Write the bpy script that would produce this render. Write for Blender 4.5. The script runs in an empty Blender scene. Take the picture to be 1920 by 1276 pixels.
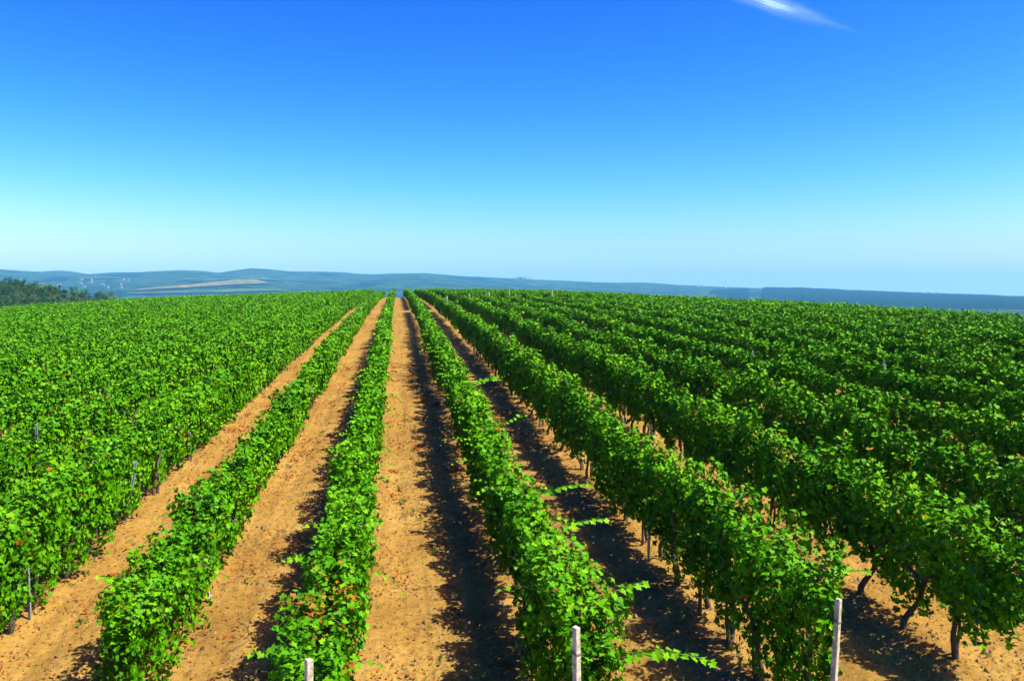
import bpy, math, random
import numpy as np
R = math.radians
S = bpy.context.scene
C = S.collection

# ------------------------------------------------------------------ camera, sky, sun, exposure
EYE = 5.4
cam = bpy.data.cameras.new('camera'); cam.lens = 30.0; cam.sensor_width = 36.0
cam.clip_start = 0.1; cam.clip_end = 40000
camo = bpy.data.objects.new('camera', cam); C.objects.link(camo)
camo.location = (0, 0, EYE); camo.rotation_euler = (R(90 - 3.08), 0, R(-7.65))
S.camera = camo

SUN_DIR = np.array([0.60, -0.30, 1.0]); SUN_DIR /= np.linalg.norm(SUN_DIR)
sun_el = math.asin(SUN_DIR[2]); sun_az = math.atan2(SUN_DIR[0], SUN_DIR[1])
w = bpy.data.worlds.new("World"); S.world = w; w.use_nodes = True
nt = w.node_tree; bg = nt.nodes['Background']
sky = nt.nodes.new('ShaderNodeTexSky'); sky.sky_type = 'NISHITA'; sky.sun_disc = False
sky.sun_elevation = sun_el; sky.sun_rotation = sun_az; sky.altitude = 200
sep = nt.nodes.new('ShaderNodeSeparateColor'); com = nt.nodes.new('ShaderNodeCombineColor')
# keep to the bright band just above the horizon: the sky texture dims below about two degrees
gco = nt.nodes.new('ShaderNodeTexCoord'); sx = nt.nodes.new('ShaderNodeSeparateXYZ'); cx_ = nt.nodes.new('ShaderNodeCombineXYZ')
mz = nt.nodes.new('ShaderNodeMath'); mz.operation = 'SMOOTH_MAX'; mz.inputs[1].default_value = .055; mz.inputs[2].default_value = .05
nt.links.new(gco.outputs['Generated'], sx.inputs[0]); nt.links.new(sx.outputs[2], mz.inputs[0])
for a_, b_ in ((sx.outputs[0], cx_.inputs[0]), (sx.outputs[1], cx_.inputs[1]), (mz.outputs[0], cx_.inputs[2])): nt.links.new(a_, b_)
nt.links.new(cx_.outputs[0], sky.inputs[0])
nt.links.new(sky.outputs[0], sep.inputs[0])
SKY_STRENGTH = 0.05
# the deep, saturated grading of the photograph: one power curve per channel of the physical sky
for i, (v0, out, p) in enumerate(((1.80, .21, 3.72), (2.77, 2.2, 2.25), (5.0, 9.9, .25))):
    d = nt.nodes.new('ShaderNodeMath'); d.operation = 'DIVIDE'; d.inputs[1].default_value = v0
    q = nt.nodes.new('ShaderNodeMath'); q.operation = 'POWER'; q.inputs[1].default_value = p
    m_ = nt.nodes.new('ShaderNodeMath'); m_.operation = 'MULTIPLY'; m_.inputs[1].default_value = out
    nt.links.new(sep.outputs[i], d.inputs[0]); nt.links.new(d.outputs[0], q.inputs[0])
    nt.links.new(q.outputs[0], m_.inputs[0]); nt.links.new(m_.outputs[0], com.inputs[i])
nt.links.new(com.outputs[0], bg.inputs[0]); bg.inputs[1].default_value = SKY_STRENGTH

sl = bpy.data.lights.new('sun', 'SUN'); sl.energy = 5.0; sl.angle = R(0.53); sl.color = (1.0, .96, .88)
so = bpy.data.objects.new('sun', sl); C.objects.link(so); so.location = (40, -20, 90)
from mathutils import Vector
so.rotation_euler = Vector(-SUN_DIR).to_track_quat('-Z', 'Y').to_euler()
S.view_settings.view_transform = 'Standard'; S.view_settings.look = 'None'
S.cycles.diffuse_bounces = 1; S.cycles.transmission_bounces = 2; S.cycles.max_bounces = 6
S.view_settings.exposure = 1.06; S.view_settings.gamma = 1.0; S.view_settings.use_curve_mapping = False

# ------------------------------------------------------------------ helpers
RNG = np.random.default_rng(7)

def hash3(i, j, k):
    h = (i.astype(np.int64) * 374761393 + j.astype(np.int64) * 668265263 + k.astype(np.int64) * 2147483647 + 12345) & 0xFFFFFFFF
    h = ((h ^ (h >> 13)) * 1274126177) & 0xFFFFFFFF
    h = ((h ^ (h >> 16)) * 2246822519) & 0xFFFFFFFF
    return ((h ^ (h >> 15)) & 0xFFFFFF) / float(0xFFFFFF)

def vn(x, y, z=None):
    """value noise, 0..1"""
    x = np.asarray(x, float); y = np.asarray(y, float)
    z = np.zeros_like(x) if z is None else np.asarray(z, float)
    xi, yi, zi = np.floor(x), np.floor(y), np.floor(z)
    fx, fy, fz = x - xi, y - yi, z - zi
    fx = fx * fx * (3 - 2 * fx); fy = fy * fy * (3 - 2 * fy); fz = fz * fz * (3 - 2 * fz)
    o = 0
    for a in (0, 1):
        for b in (0, 1):
            for c in (0, 1):
                wgt = (fx if a else 1 - fx) * (fy if b else 1 - fy) * (fz if c else 1 - fz)
                o = o + wgt * hash3(xi + a, yi + b, zi + c)
    return o

def fbm(x, y, z=None, n=3):
    s, a, t = 0, 1, 0
    for i in range(n):
        f = 2.03 ** i
        s = s + a * vn(x * f + 17 * i, y * f - 31 * i, None if z is None else z * f); t += a; a *= .5
    return s / t

def mesh_np(name, co, faces_list, mats, parent=None, attrs=None, mat_idx=None, smooth=False):
    """co (n,3); faces_list: list of int arrays (m,k); one mesh object"""
    me = bpy.data.meshes.new(name)
    co = np.ascontiguousarray(co, np.float32)
    me.vertices.add(len(co)); me.vertices.foreach_set('co', co.ravel())
    idx = np.concatenate([f.ravel() for f in faces_list]).astype(np.int32)
    tot = np.concatenate([np.full(len(f), f.shape[1], np.int32) for f in faces_list])
    me.loops.add(len(idx)); me.loops.foreach_set('vertex_index', idx)
    me.polygons.add(len(tot))
    me.polygons.foreach_set('loop_start', np.concatenate(([0], np.cumsum(tot)[:-1])).astype(np.int32))
    if mat_idx is not None: me.polygons.foreach_set('material_index', mat_idx.astype(np.int32))
    me.polygons.foreach_set('use_smooth', np.full(len(tot), smooth, bool))
    for k, v in (attrs or {}).items():
        at = me.attributes.new(k, 'FLOAT', 'POINT'); at.data.foreach_set('value', np.asarray(v, np.float32))
    for m in (mats if isinstance(mats, (list, tuple)) else [mats]): me.materials.append(m)
    me.update(calc_edges=True)
    o = bpy.data.objects.new(name, me); C.objects.link(o)
    if parent is not None: o.parent = parent
    return o

def tag(o, label=None, cat=None, group=None, kind=None):
    if label: o['label'] = label
    if cat: o['category'] = cat
    if group: o['group'] = group
    if kind: o['kind'] = kind
    return o

def empty(name, loc, rz=0.0):
    o = bpy.data.objects.new(name, None); C.objects.link(o); o.location = loc; o.rotation_euler = (0, 0, rz)
    o.empty_display_size = .2
    return o

def nz(v): return v / np.maximum(np.linalg.norm(v, axis=-1, keepdims=True), 1e-9)

class MB:
    """collects shapes into one mesh"""
    def __init__(s): s.v = []; s.f = {}; s.n = 0; s.mi = {}
    def add(s, v, faces, mi=0):
        for f in faces:
            s.f.setdefault(len(f), []).append([i + s.n for i in f]); s.mi.setdefault(len(f), []).append(mi)
        s.v.append(np.asarray(v, float).reshape(-1, 3)); s.n += len(s.v[-1])
    def tube(s, pts, rad, n=8, mi=0, cap=True):
        pts = np.asarray(pts, float); rad = np.broadcast_to(np.asarray(rad, float), (len(pts),))
        t = nz(np.gradient(pts, axis=0)); ref = np.array([0.31, .95, .05])
        V = []
        for p, d, r in zip(pts, t, rad):
            u = nz(np.cross(d, ref)); vv = np.cross(d, u)
            for k in range(n):
                an = 2 * math.pi * k / n; V.append(p + r * (math.cos(an) * u + math.sin(an) * vv))
        F = [(i * n + k, i * n + (k + 1) % n, (i + 1) * n + (k + 1) % n, (i + 1) * n + k) for i in range(len(pts) - 1) for k in range(n)]
        if cap: F += [tuple(range(n - 1, -1, -1)), tuple((len(pts) - 1) * n + k for k in range(n))]
        s.add(V, F, mi)
    def box(s, lo, hi, mi=0):
        x0, y0, z0 = lo; x1, y1, z1 = hi
        s.add([(x0, y0, z0), (x1, y0, z0), (x1, y1, z0), (x0, y1, z0), (x0, y0, z1), (x1, y0, z1), (x1, y1, z1), (x0, y1, z1)],
              [(3, 2, 1, 0), (4, 5, 6, 7), (0, 1, 5, 4), (1, 2, 6, 5), (2, 3, 7, 6), (3, 0, 4, 7)], mi)
    def build(s, name, mats, parent=None, smooth=False, jit=0):
        v = np.concatenate(s.v)
        if jit: v = v + RNG.normal(0, jit, v.shape)
        ks = sorted(s.f)
        return mesh_np(name, v, [np.array(s.f[k]) for k in ks], mats, parent, None, np.concatenate([np.array(s.mi[k]) for k in ks]), smooth)

# ------------------------------------------------------------------ materials
def mat(name):
    m = bpy.data.materials.new(name); m.use_nodes = True
    return m, m.node_tree, m.node_tree.nodes['Principled BSDF'], m.node_tree.nodes['Material Output']

def N(t, ty, **kw):
    n = t.nodes.new(ty)
    for k, v in kw.items():
        if k in n.inputs: n.inputs[k].default_value = v
        else: setattr(n, k, v)
    return n

def ramp(t, stops):
    r = t.nodes.new('ShaderNodeValToRGB'); e = r.color_ramp.elements
    while len(e) < len(stops): e.new(.5)
    for i, (p, c) in enumerate(stops): e[i].position = p; e[i].color = (*c, 1)
    return r

def mixc(t, f, a, b, blend='MIX'):
    m = t.nodes.new('ShaderNodeMix'); m.data_type = 'RGBA'; m.blend_type = blend
    for s_, v in ((m.inputs[0], f), (m.inputs[6], a), (m.inputs[7], b)):
        if hasattr(v, 'links'): t.links.new(v, s_)
        else: s_.default_value = v if isinstance(v, (int, float)) else (*v, 1)
    return m.outputs[2]

def leaf_material(name, dark, mid, light, under, warm=((.55, .20, .03), (.40, .045, .015)), trans=.32, rough=.42, tcol=(1.25, 1.25, .6)):
    m, t, b, out = mat(name)
    a = N(t, 'ShaderNodeAttribute', attribute_name='tint'); red = N(t, 'ShaderNodeAttribute', attribute_name='red')
    rp = ramp(t, ((0, dark), (.5, mid), (1, light))); t.links.new(a.outputs['Fac'], rp.inputs[0])
    wr = ramp(t, ((0, warm[0]), (1, warm[1]))); t.links.new(a.outputs['Fac'], wr.inputs[0])
    col = mixc(t, red.outputs['Fac'], rp.outputs[0], wr.outputs[0])
    geo = N(t, 'ShaderNodeNewGeometry')
    fm = N(t, 'ShaderNodeMath', operation='MULTIPLY'); t.links.new(geo.outputs['Backfacing'], fm.inputs[0]); fm.inputs[1].default_value = .55
    col = mixc(t, fm.outputs[0], col, under)
    t.links.new(col, b.inputs['Base Color']); b.inputs['Roughness'].default_value = rough
    b.inputs['Specular IOR Level'].default_value = .07
    tr = N(t, 'ShaderNodeBsdfTranslucent'); tc = mixc(t, 1.0, col, tcol, 'MULTIPLY'); t.links.new(tc, tr.inputs[0])
    mx = N(t, 'ShaderNodeMixShader'); mx.inputs[0].default_value = trans
    t.links.new(b.outputs[0], mx.inputs[1]); t.links.new(tr.outputs[0], mx.inputs[2]); t.links.new(mx.outputs[0], out.inputs[0])
    return m

M_VINE = leaf_material('vine_leaf', (.026, .122, .0003), (.062, .244, .0004), (.150, .370, .0008), (.05, .14, .003), tcol=(1.35, 1.1, .25), rough=.5, trans=.09, warm=((.34, .12, .012), (.26, .035, .010)))
M_TREE = leaf_material('tree_leaf', (.022, .075, .006), (.060, .160, .008), (.20, .28, .010), (.07, .14, .02), trans=.25)
M_WOOD = leaf_material('wood_leaf', (.012, .048, .005), (.026, .085, .007), (.065, .13, .010), (.03, .07, .01), trans=.25)

def soil_material(name='soil', far=False):
    m, t, b, out = mat(name)
    tc = N(t, 'ShaderNodeTexCoord'); P = tc.outputs['Object']
    n1 = N(t, 'ShaderNodeTexNoise', Scale=.55, Detail=5.0, Roughness=.6); t.links.new(P, n1.inputs['Vector'])
    n2 = N(t, 'ShaderNodeTexNoise', Scale=9.0, Detail=8.0, Roughness=.72); t.links.new(P, n2.inputs['Vector'])
    n3 = N(t, 'ShaderNodeTexNoise', Scale=46.0, Detail=6.0, Roughness=.7); t.links.new(P, n3.inputs['Vector'])
    r1 = ramp(t, ((.30, (.210, .122, .023)), (.50, (.285, .172, .033)), (.70, (.335, .212, .048)))); t.links.new(n1.outputs['Fac'], r1.inputs[0])
    r2 = ramp(t, ((.34, (.55, .50, .46)), (.50, (1, 1, 1)), (.66, (1.12, 1.10, 1.06)))); t.links.new(n2.outputs['Fac'], r2.inputs[0])
    r3 = ramp(t, ((.36, (.60, .55, .52)), (.47, (1, 1, 1)), (.75, (1.08, 1.06, 1.04)))); t.links.new(n3.outputs['Fac'], r3.inputs[0])
    c = mixc(t, 1.0, r1.outputs[0], r2.outputs[0], 'MULTIPLY'); c = mixc(t, .8, c, r3.outputs[0], 'MULTIPLY')
    mp = N(t, 'ShaderNodeMapping'); mp.inputs['Scale'].default_value = (3.4, .10, 1); t.links.new(P, mp.inputs[0])
    n4 = N(t, 'ShaderNodeTexNoise', Scale=1.0, Detail=4.0, Roughness=.6); t.links.new(mp.outputs[0], n4.inputs['Vector'])
    r4 = ramp(t, ((.34, (.70, .66, .62)), (.52, (1, 1, 1)), (.7, (1.06, 1.06, 1.04)))); t.links.new(n4.outputs['Fac'], r4.inputs[0])
    c = mixc(t, .75, c, r4.outputs[0], 'MULTIPLY')
    # beyond the vineyard the ground is grass and scrub
    at = N(t, 'ShaderNodeAttribute', attribute_name='field')
    gr = ramp(t, ((.35, (.06, .10, .02)), (.65, (.16, .17, .05)))); t.links.new(n1.outputs['Fac'], gr.inputs[0])
    c = mixc(t, at.outputs['Fac'], gr.outputs[0], c)
    t.links.new(c, b.inputs['Base Color']); b.inputs['Roughness'].default_value = .95; b.inputs['Specular IOR Level'].default_value = .1
    ad = N(t, 'ShaderNodeMath', operation='ADD'); t.links.new(n2.outputs['Fac'], ad.inputs[0]); t.links.new(n3.outputs['Fac'], ad.inputs[1])
    bp = N(t, 'ShaderNodeBump', Strength=.55, Distance=.03); t.links.new(ad.outputs[0], bp.inputs['Height']); t.links.new(bp.outputs[0], b.inputs['Normal'])
    return m
M_SOIL = soil_material()

def simple(name, c1, c2, scale=8.0, rough=.8, bump=.2, dist=.01, metal=0.0, detail=6.0, stretch=None):
    m, t, b, out = mat(name)
    tc = N(t, 'ShaderNodeTexCoord'); n = N(t, 'ShaderNodeTexNoise', Scale=scale, Detail=detail, Roughness=.65)
    src = tc.outputs['Object']
    if stretch:
        mp = N(t, 'ShaderNodeMapping'); mp.inputs['Scale'].default_value = stretch; t.links.new(src, mp.inputs[0]); src = mp.outputs[0]
    t.links.new(src, n.inputs['Vector'])
    r = ramp(t, ((.35, c1), (.65, c2))); t.links.new(n.outputs['Fac'], r.inputs[0]); t.links.new(r.outputs[0], b.inputs['Base Color'])
    b.inputs['Roughness'].default_value = rough; b.inputs['Metallic'].default_value = metal
    if bump:
        bp = N(t, 'ShaderNodeBump', Strength=bump, Distance=dist); t.links.new(n.outputs['Fac'], bp.inputs['Height']); t.links.new(bp.outputs[0], b.inputs['Normal'])
    return m
M_BARK = simple('vine_bark', (.035, .024, .017), (.10, .075, .055), 30, .9, .9, .012, stretch=(1, 1, .22))
M_CANE = simple('vine_cane', (.05, .09, .012), (.09, .12, .02), 20, .6, 0)
M_CONC = simple('weathered_concrete', (.26, .23, .155), (.60, .55, .42), 22, .9, .5, .006)
M_STEEL = simple('galvanised_steel', (.30, .36, .42), (.50, .56, .62), 40, .45, .1, .002, metal=.6)
M_WIRE = simple('rusty_wire', (.09, .06, .045), (.16, .12, .09), 60, .6, 0, metal=.5)
M_CLOD = simple('soil_clod', (.07, .045, .020), (.32, .205, .070), 3, .95, 0)
M_TWIG = simple('dry_twig', (.10, .075, .055), (.20, .165, .125), 10, .9, 0)
M_WHITE = simple('white_turbine_paint', (.80, .80, .80), (.86, .86, .86), 1, .4, 0)
M_WALL = simple('pale_render', (.26, .25, .22), (.36, .35, .32), .2, .85, 0)
M_ROOF = simple('clay_roof', (.22, .12, .08), (.30, .18, .12), .5, .85, 0)

# ------------------------------------------------------------------ terrain: a long low dome that rises away from the camera
SLOPE_Y, SLOPE_X, R0 = .04, .03, 20.0
TH = np.array([-180, -60, -24.84, -20.58, -17.73, -14.74, -11.61, -8.37, -5.01, -1.56, -.17, 1.95, 5.51, 9.08, 12.64, 16.17, 18.94, 23.01, 26.28, 29.43, 32.45, 35.33, 38.6, 40.66, 70, 180])
KK = np.array([.0006, .0002, .000099, .000101, .000101, .000096, .000098, .000100, .000099, .000101, .000106, .000110, .000117, .000135, .000164, .000205, .000239, .000292, .000326, .000368, .000430, .000482, .000530, .000580, .0006, .0006])
BASE = -60.0
def gz(x, y):
    x = np.asarray(x, float); y = np.asarray(y, float)
    r = np.hypot(x, y); th = np.arctan2(x, y)
    k = np.interp(np.degrees(th), TH, KK)
    s = SLOPE_Y * np.cos(th) + SLOPE_X * np.sin(th)
    rc = R0 + np.maximum(s + .085, .005) / (2 * k)          # where the dome has bent down to its steepest slope
    rr = np.minimum(r, rc)
    z = s * rr - k * np.maximum(0, rr - R0) ** 2 - .085 * np.maximum(0, r - rc)
    return BASE + np.logaddexp(0, (z - BASE) / 6.0) * 6.0
def crest(x, y):
    th = math.atan2(x, y); k = float(np.interp(math.degrees(th), TH, KK)); s = SLOPE_Y * math.cos(th) + SLOPE_X * math.sin(th)
    return R0 + max(s, 0) / (2 * k)

ROW0, PITCH, PITCH_LEFT = -.77, 2.65, 2.5
def rowx(k): return ROW0 + (PITCH if k > 0 else PITCH_LEFT) * k
def micro(x, y):
    """clods and wheel ruts of the tilled soil"""
    u = ((x - ROW0) / np.where(x > ROW0, PITCH, PITCH_LEFT)) % 1.0
    rut = -.035 * (np.exp(-((u - .30) / .07) ** 2) + np.exp(-((u - .70) / .07) ** 2)) + .05 * np.exp(-(np.minimum(u, 1 - u) / .10) ** 2)
    c = fbm(x * 2.2, y * 2.2, n=3) - .5
    f = np.maximum(0, vn(x * 9, y * 9) - .45) * .05 + np.maximum(0, vn(x * 19 + 5, y * 19) - .55) * .05
    return rut + c * .07 + f * (.6 + .8 * vn(x * .8, y * .8))

def build_ground():
    fine = np.linspace(-36, 48, 561)
    th = np.concatenate((np.arange(-180, -36, 4.0), fine, np.arange(52, 180, 4.0)))
    r = np.concatenate(([.02, 1.5, 3.0], 4.2 * 1.0065 ** np.arange(0, 420)))
    last = r[-1]; r = np.concatenate((r, last * 1.045 ** np.arange(1, 120))); r = r[r < 8600]; r = np.append(r, 8600)
    T, Rr = np.meshgrid(np.radians(th), r)
    X, Y = Rr * np.sin(T), Rr * np.cos(T)
    Z = gz(X, Y)
    wgt = np.clip((70 - Rr) / 30, 0, 1)
    Z = Z + micro(X, Y) * wgt
    nr, ntv = X.shape
    i = np.arange(nr - 1)[:, None] * ntv; j = np.arange(ntv)[None, :]; j2 = (j + 1) % ntv
    F = np.stack((i + j, i + j2, i + ntv + j2, i + ntv + j), -1).reshape(-1, 4)[:, ::-1]
    cr = np.array([crest(math.sin(t), math.cos(t)) for t in np.radians(th)])
    field = np.clip((cr[None, :] + 45 - Rr) / 10, 0, 1)
    o = mesh_np('ground', np.stack((X, Y, Z), -1).reshape(-1, 3), [F], M_SOIL, None, {'field': field.ravel()}, smooth=True)
    tag(o, 'sandy tan vineyard soil between the vine rows', kind='structure')
build_ground()

# ------------------------------------------------------------------ leaves
def template(kind):
    if kind == 0:      # five-lobed vine leaf, cupped along the midrib
        o = [(0, -.06), (.22, -.30), (.50, -.16), (.40, .10), (.62, .34), (.30, .42), (.0, .78)]
        pts = [(x, y) for x, y in o] + [(-x, y) for x, y in o[-2:0:-1]]
        V = [(0, .12, .0)] + [(x, y, .16 * abs(x) - .20 * max(0, y - .3) ** 1.2) for x, y in pts]
        n = len(pts)
        F = [(0, 1 + i, 1 + (i + 1) % n) for i in range(n)]
        # orientation: counter-clockwise seen from +z
        return np.array(V), np.array(F)
    if kind == 1:
        V = [(0, -.25, 0), (.52, .02, .10), (.34, .48, .03), (0, .72, -.08), (-.34, .48, .03), (-.52, .02, .10)]
        return np.array(V, float), np.array([(0, 1, 2), (0, 2, 3), (0, 3, 4), (0, 4, 5)])
    V = [(0, -.35, 0), (.50, .15, .10), (0, .65, -.03), (-.50, .15, .10)]
    return np.array(V, float), np.array([(0, 1, 2), (0, 2, 3)])
TPL = [template(i) for i in range(3)]

def leaves_mesh(pos, nrm, tip, size, kind, tint, red):
    V, F = TPL[kind]
    n = len(pos); nrm = nz(nrm); tip = nz(tip - (tip * nrm).sum(1, keepdims=True) * nrm); ac = np.cross(tip, nrm)
    s = size[:, None, None]
    bend = RNG.uniform(.4, 2.2, (n, 1, 1)) if kind < 2 else RNG.uniform(.5, 1.6, (n, 1, 1))
    asx = RNG.uniform(.85, 1.15, (n, 1, 1))
    co = pos[:, None] + s * (V[None, :, 0:1] * asx * ac[:, None] + V[None, :, 1:2] * tip[:, None] + V[None, :, 2:3] * bend * nrm[:, None])
    fa = F[None] + (np.arange(n) * len(V))[:, None, None]
    return co.reshape(-1, 3), fa.reshape(-1, 3), np.repeat(tint, len(V)), np.repeat(red, len(V))

class Leaves:
    def __init__(s): s.c = []; s.f = []; s.t = []; s.r = []; s.n = 0; s.stem = []; s.m = []
    def add(s, pos, nrm, tip, size, kind, tint, red):
        if not len(pos): return
        c, f, t, r = leaves_mesh(pos, nrm, tip, size, kind, tint, red)
        s.c.append(c); s.f.append(f + s.n); s.t.append(t); s.r.append(r); s.n += len(c); s.m.append(np.zeros(len(f)))
    def stick(s, p, q, r):
        """many straight three-sided canes p -> q"""
        d = nz(q - p); u = nz(np.cross(d, np.array([.3, .2, .93]))); v = np.cross(d, u); n = len(p)
        ring = [math.cos(a) * u + math.sin(a) * v for a in (0, 2.094, 4.189)]
        co = np.stack([p + r * k for k in ring] + [q + r * .7 * k for k in ring], 1)
        F = np.array([(0, 1, 4), (0, 4, 3), (1, 2, 5), (1, 5, 4), (2, 0, 3), (2, 3, 5)])
        fa = (F[None] + (np.arange(n) * 6)[:, None, None]).reshape(-1, 3) + s.n
        s.c.append(co.reshape(-1, 3)); s.f.append(fa); s.n += n * 6
        s.t.append(np.full(n * 6, .5)); s.r.append(np.zeros(n * 6)); s.m.append(np.ones(len(fa)))
    def build(s, name, mats, parent=None, off=(0, 0, 0)):
        return mesh_np(name, np.concatenate(s.c) - np.array(off), [np.concatenate(s.f)], mats, parent,
                       {'tint': np.concatenate(s.t), 'red': np.concatenate(s.r)}, np.concatenate(s.m))

def row_profile(k, y):
    """canopy section along the row: centre height, half height, half width, lateral wander"""
    sd = k * 37.7
    vine = (y - 1.1 * np.round(y / 1.1)) / 1.1
    lump = np.cos(2 * math.pi * vine)
    amp = (.15 if k in (0, -1) else .24 if -4 < k < 0 else .13 if k < 0 else .20 if k == 1 else .36 if k < 5 else .16)
    if k >= 2: amp = amp * np.clip(1.25 - y / 60, .35, 1)
    g = vn(np.round(y / 1.1) + sd, np.full_like(y, .37 + sd)) - .5        # each vine its own vigour
    hv = (.58 if k == -1 else .64 if k in (0, 1) else .76 if k < 0 else .70) * (1 + .30 * g + amp * .7 * lump)
    top = (1.46 if k == -1 else 1.66 if k < -3 else 1.78 if k < 2 else 1.80 if k == 2 else 1.84 if k == 3 else 1.72) + (.44 if -3 < k < 5 else .26) * g + amp * .8 * lump + .18 * (vn(y * .35, np.full_like(y, sd + 3)) - .5) + (.0 if k < 2 else .34 * np.clip(1.25 - y / 60, .3, 1) if k < 5 else .14) * (vn(y * .8, np.full_like(y, sd + 13)) - .45)
    wv = (.26 if k == -1 else .25 if k < 2 else .20 if k < 4 else .18) * (1 + .45 * g + amp * lump + .5 * (vn(y * .6, np.full_like(y, sd + 9)) - .5))
    return top - hv, hv, wv, (.08) * (vn(y * .25, np.full_like(y, sd + 5.5)) - .5) * 2

def lod_size(r): return np.clip(.078 * (r / 14.0) ** .52, .072, .175)

def make_canopy(k, y0, y1, root, off, hang=()):
    X = rowx(k); L = Leaves()
    # positions along the row, thinned with distance because the leaves get larger there
    ys = np.arange(y0, y1, .05); rr = np.hypot(X, ys)
    sz = lod_size(rr); dens = 1950 * (.080 / sz) ** 2 * np.where(rr > 60, .8, 1)
    cum = np.concatenate(([0], np.cumsum(dens * .05))); n = int(cum[-1])
    if n < 4: return None
    y = np.interp(RNG.uniform(0, cum[-1], n), cum, np.append(ys, y1))
    vc, hv, wv, wan = row_profile(k, y)
    ph = RNG.uniform(-math.pi, math.pi, n)
    rad = np.where(RNG.random(n) < .60, RNG.uniform(.70, 1.14, n), RNG.uniform(.15, .7, n))
    cu, sv = np.cos(ph), np.sin(ph)
    cu = np.sign(cu) * np.abs(cu) ** .5; sv = np.sign(sv) * np.abs(sv) ** .62
    seed = k * 11.3
    lum = .14 + 1.72 * fbm(cu * 1.25 + seed, y * 1.75, sv * 1.4 + 4, n=3)
    # end of the row: bulge shut and hang low
    endf = np.clip((y - y0) / .55, 0, 1); endf = .55 + .45 * np.sqrt(endf)
    low = np.zeros(n); vc = vc + 0.0
    for (ya, yb, amt) in hang: low = np.maximum(low, amt * np.clip((y - ya) / .6, 0, 1) * np.clip((yb - y) / .6, 0, 1))
    lum = np.clip(lum, .62, 1.22)
    lum = np.where(rad < .78, np.maximum(lum, .92), lum)          # the inside of the row stays full of leaves
    u = cu * wv * rad * lum * endf * (1 + .45 * low) + wan
    v = sv * hv * rad * (.55 + .45 * lum)
    v = np.where(v < 0, v * (1 + low * .9 + .5 * (vn(y * 1.9, np.full(n, seed + 2)) - .45)), v)
    zrel = vc + v
    keep = (zrel > .12 + .25 * RNG.random(n))
    # weak or missing plants leave a thin spot in the row
    weak = vn(np.round(y / 1.1) * 3.7 + seed, np.full(n, 8.8)); keep &= ~((weak < (.045 if k < 1 else .0 if k < 5 else .06)) & (RNG.random(n) < .75))
    # holes between clumps of foliage
    hole = vn(u * 3.2 + seed, y * 3.4, zrel * 3.2)
    keep &= ~((hole < (.28 if k < 2 else .20)) & (rad > .7))
    pocket = vn(cu * 1.1 + seed * 1.7, y * 1.75 + 3, zrel * 2.1); keep &= ~((pocket < (.30 if k < 1 else .40)) & (rad > .60) & (sv < .8))
    r_ = np.hypot(X, y)
    topw = np.clip((sv - .72) / .2, 0, 1); out = nz(np.stack((np.sign(cu) * np.abs(cu) ** 2 * (1 - .75 * topw), RNG.normal(0, .30, n), topw * 1.2 - .35 * (sv < -.8)), 1) + 1e-3)
    nr = out * .85 + np.array([.03, -.03, .12]) + RNG.normal(0, .46, (n, 3)) * np.clip(1.15 - r_[:, None] / 120, .6, 1)
    tip = out * .5 + np.array([0, 0, -.75]) + RNG.normal(0, .5, (n, 3))
    p = np.stack((X + u, y, zrel + gz(X + u, y)), 1)
    size = lod_size(r_) * RNG.uniform(.6, 1.3, n)
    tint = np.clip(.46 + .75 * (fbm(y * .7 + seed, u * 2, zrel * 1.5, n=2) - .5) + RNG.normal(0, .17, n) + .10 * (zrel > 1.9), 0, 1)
    red = ((RNG.random(n) < np.where(r_ < 25, .006, .002)) | ((vn(y * .9 + seed, zrel * 1.3 + 7, u * 2) > .93) & (RNG.random(n) < .5))).astype(float) * RNG.uniform(.4, 1, n)
    if k == 0:      # the autumn-coloured vine near the front end of this row
        dd = ((y - 9.35) / .55) ** 2 + ((u - .02) / .5) ** 2
        sel = (dd < 1) & (RNG.random(n) < .5); red = np.where(sel, RNG.uniform(.35, .95, n), red)
    for kind, lo, hi in ((0, 0, 17), (1, 17, 44), (2, 44, 999)):
        s = keep & (r_ >= lo) & (r_ < hi)
        L.add(p[s], nr[s], tip[s], size[s], kind, tint[s], red[s])
    # shoots that stand out of the hedge and arch over, leaves alternating along each
    ye = min(y1, 62.0 if k < 2 else 34.0)
    if ye > y0 and abs(X) < 40:
        m = int((ye - y0) * (7.0 if k < 2 else 4.5)); ysh = RNG.uniform(y0 - .1, ye, m)
        rsh = np.hypot(X, ysh); ksel = RNG.random(m) < np.clip(1.3 - rsh / 60, .25, 1); ysh = ysh[ksel]; m = len(ysh)
        vc, hv, wv, wan = row_profile(k, ysh)
        a = RNG.uniform(-.02 * math.pi, 1.02 * math.pi, m)
        st = np.stack((X + wan + np.cos(a) * wv * .85, ysh, vc + np.sin(a) * hv * .85), 1)
        dr = nz(np.stack((np.cos(a) * (.9 if k < 2 else .45), RNG.normal(0, .6, m), np.abs(np.sin(a)) * .8 + .25), 1) + RNG.normal(0, .25, (m, 3)))
        ln = np.minimum(RNG.gamma(3.0, .11, m) + .12, .8)
        shoots(L, st, dr, ln)
    return L

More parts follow.
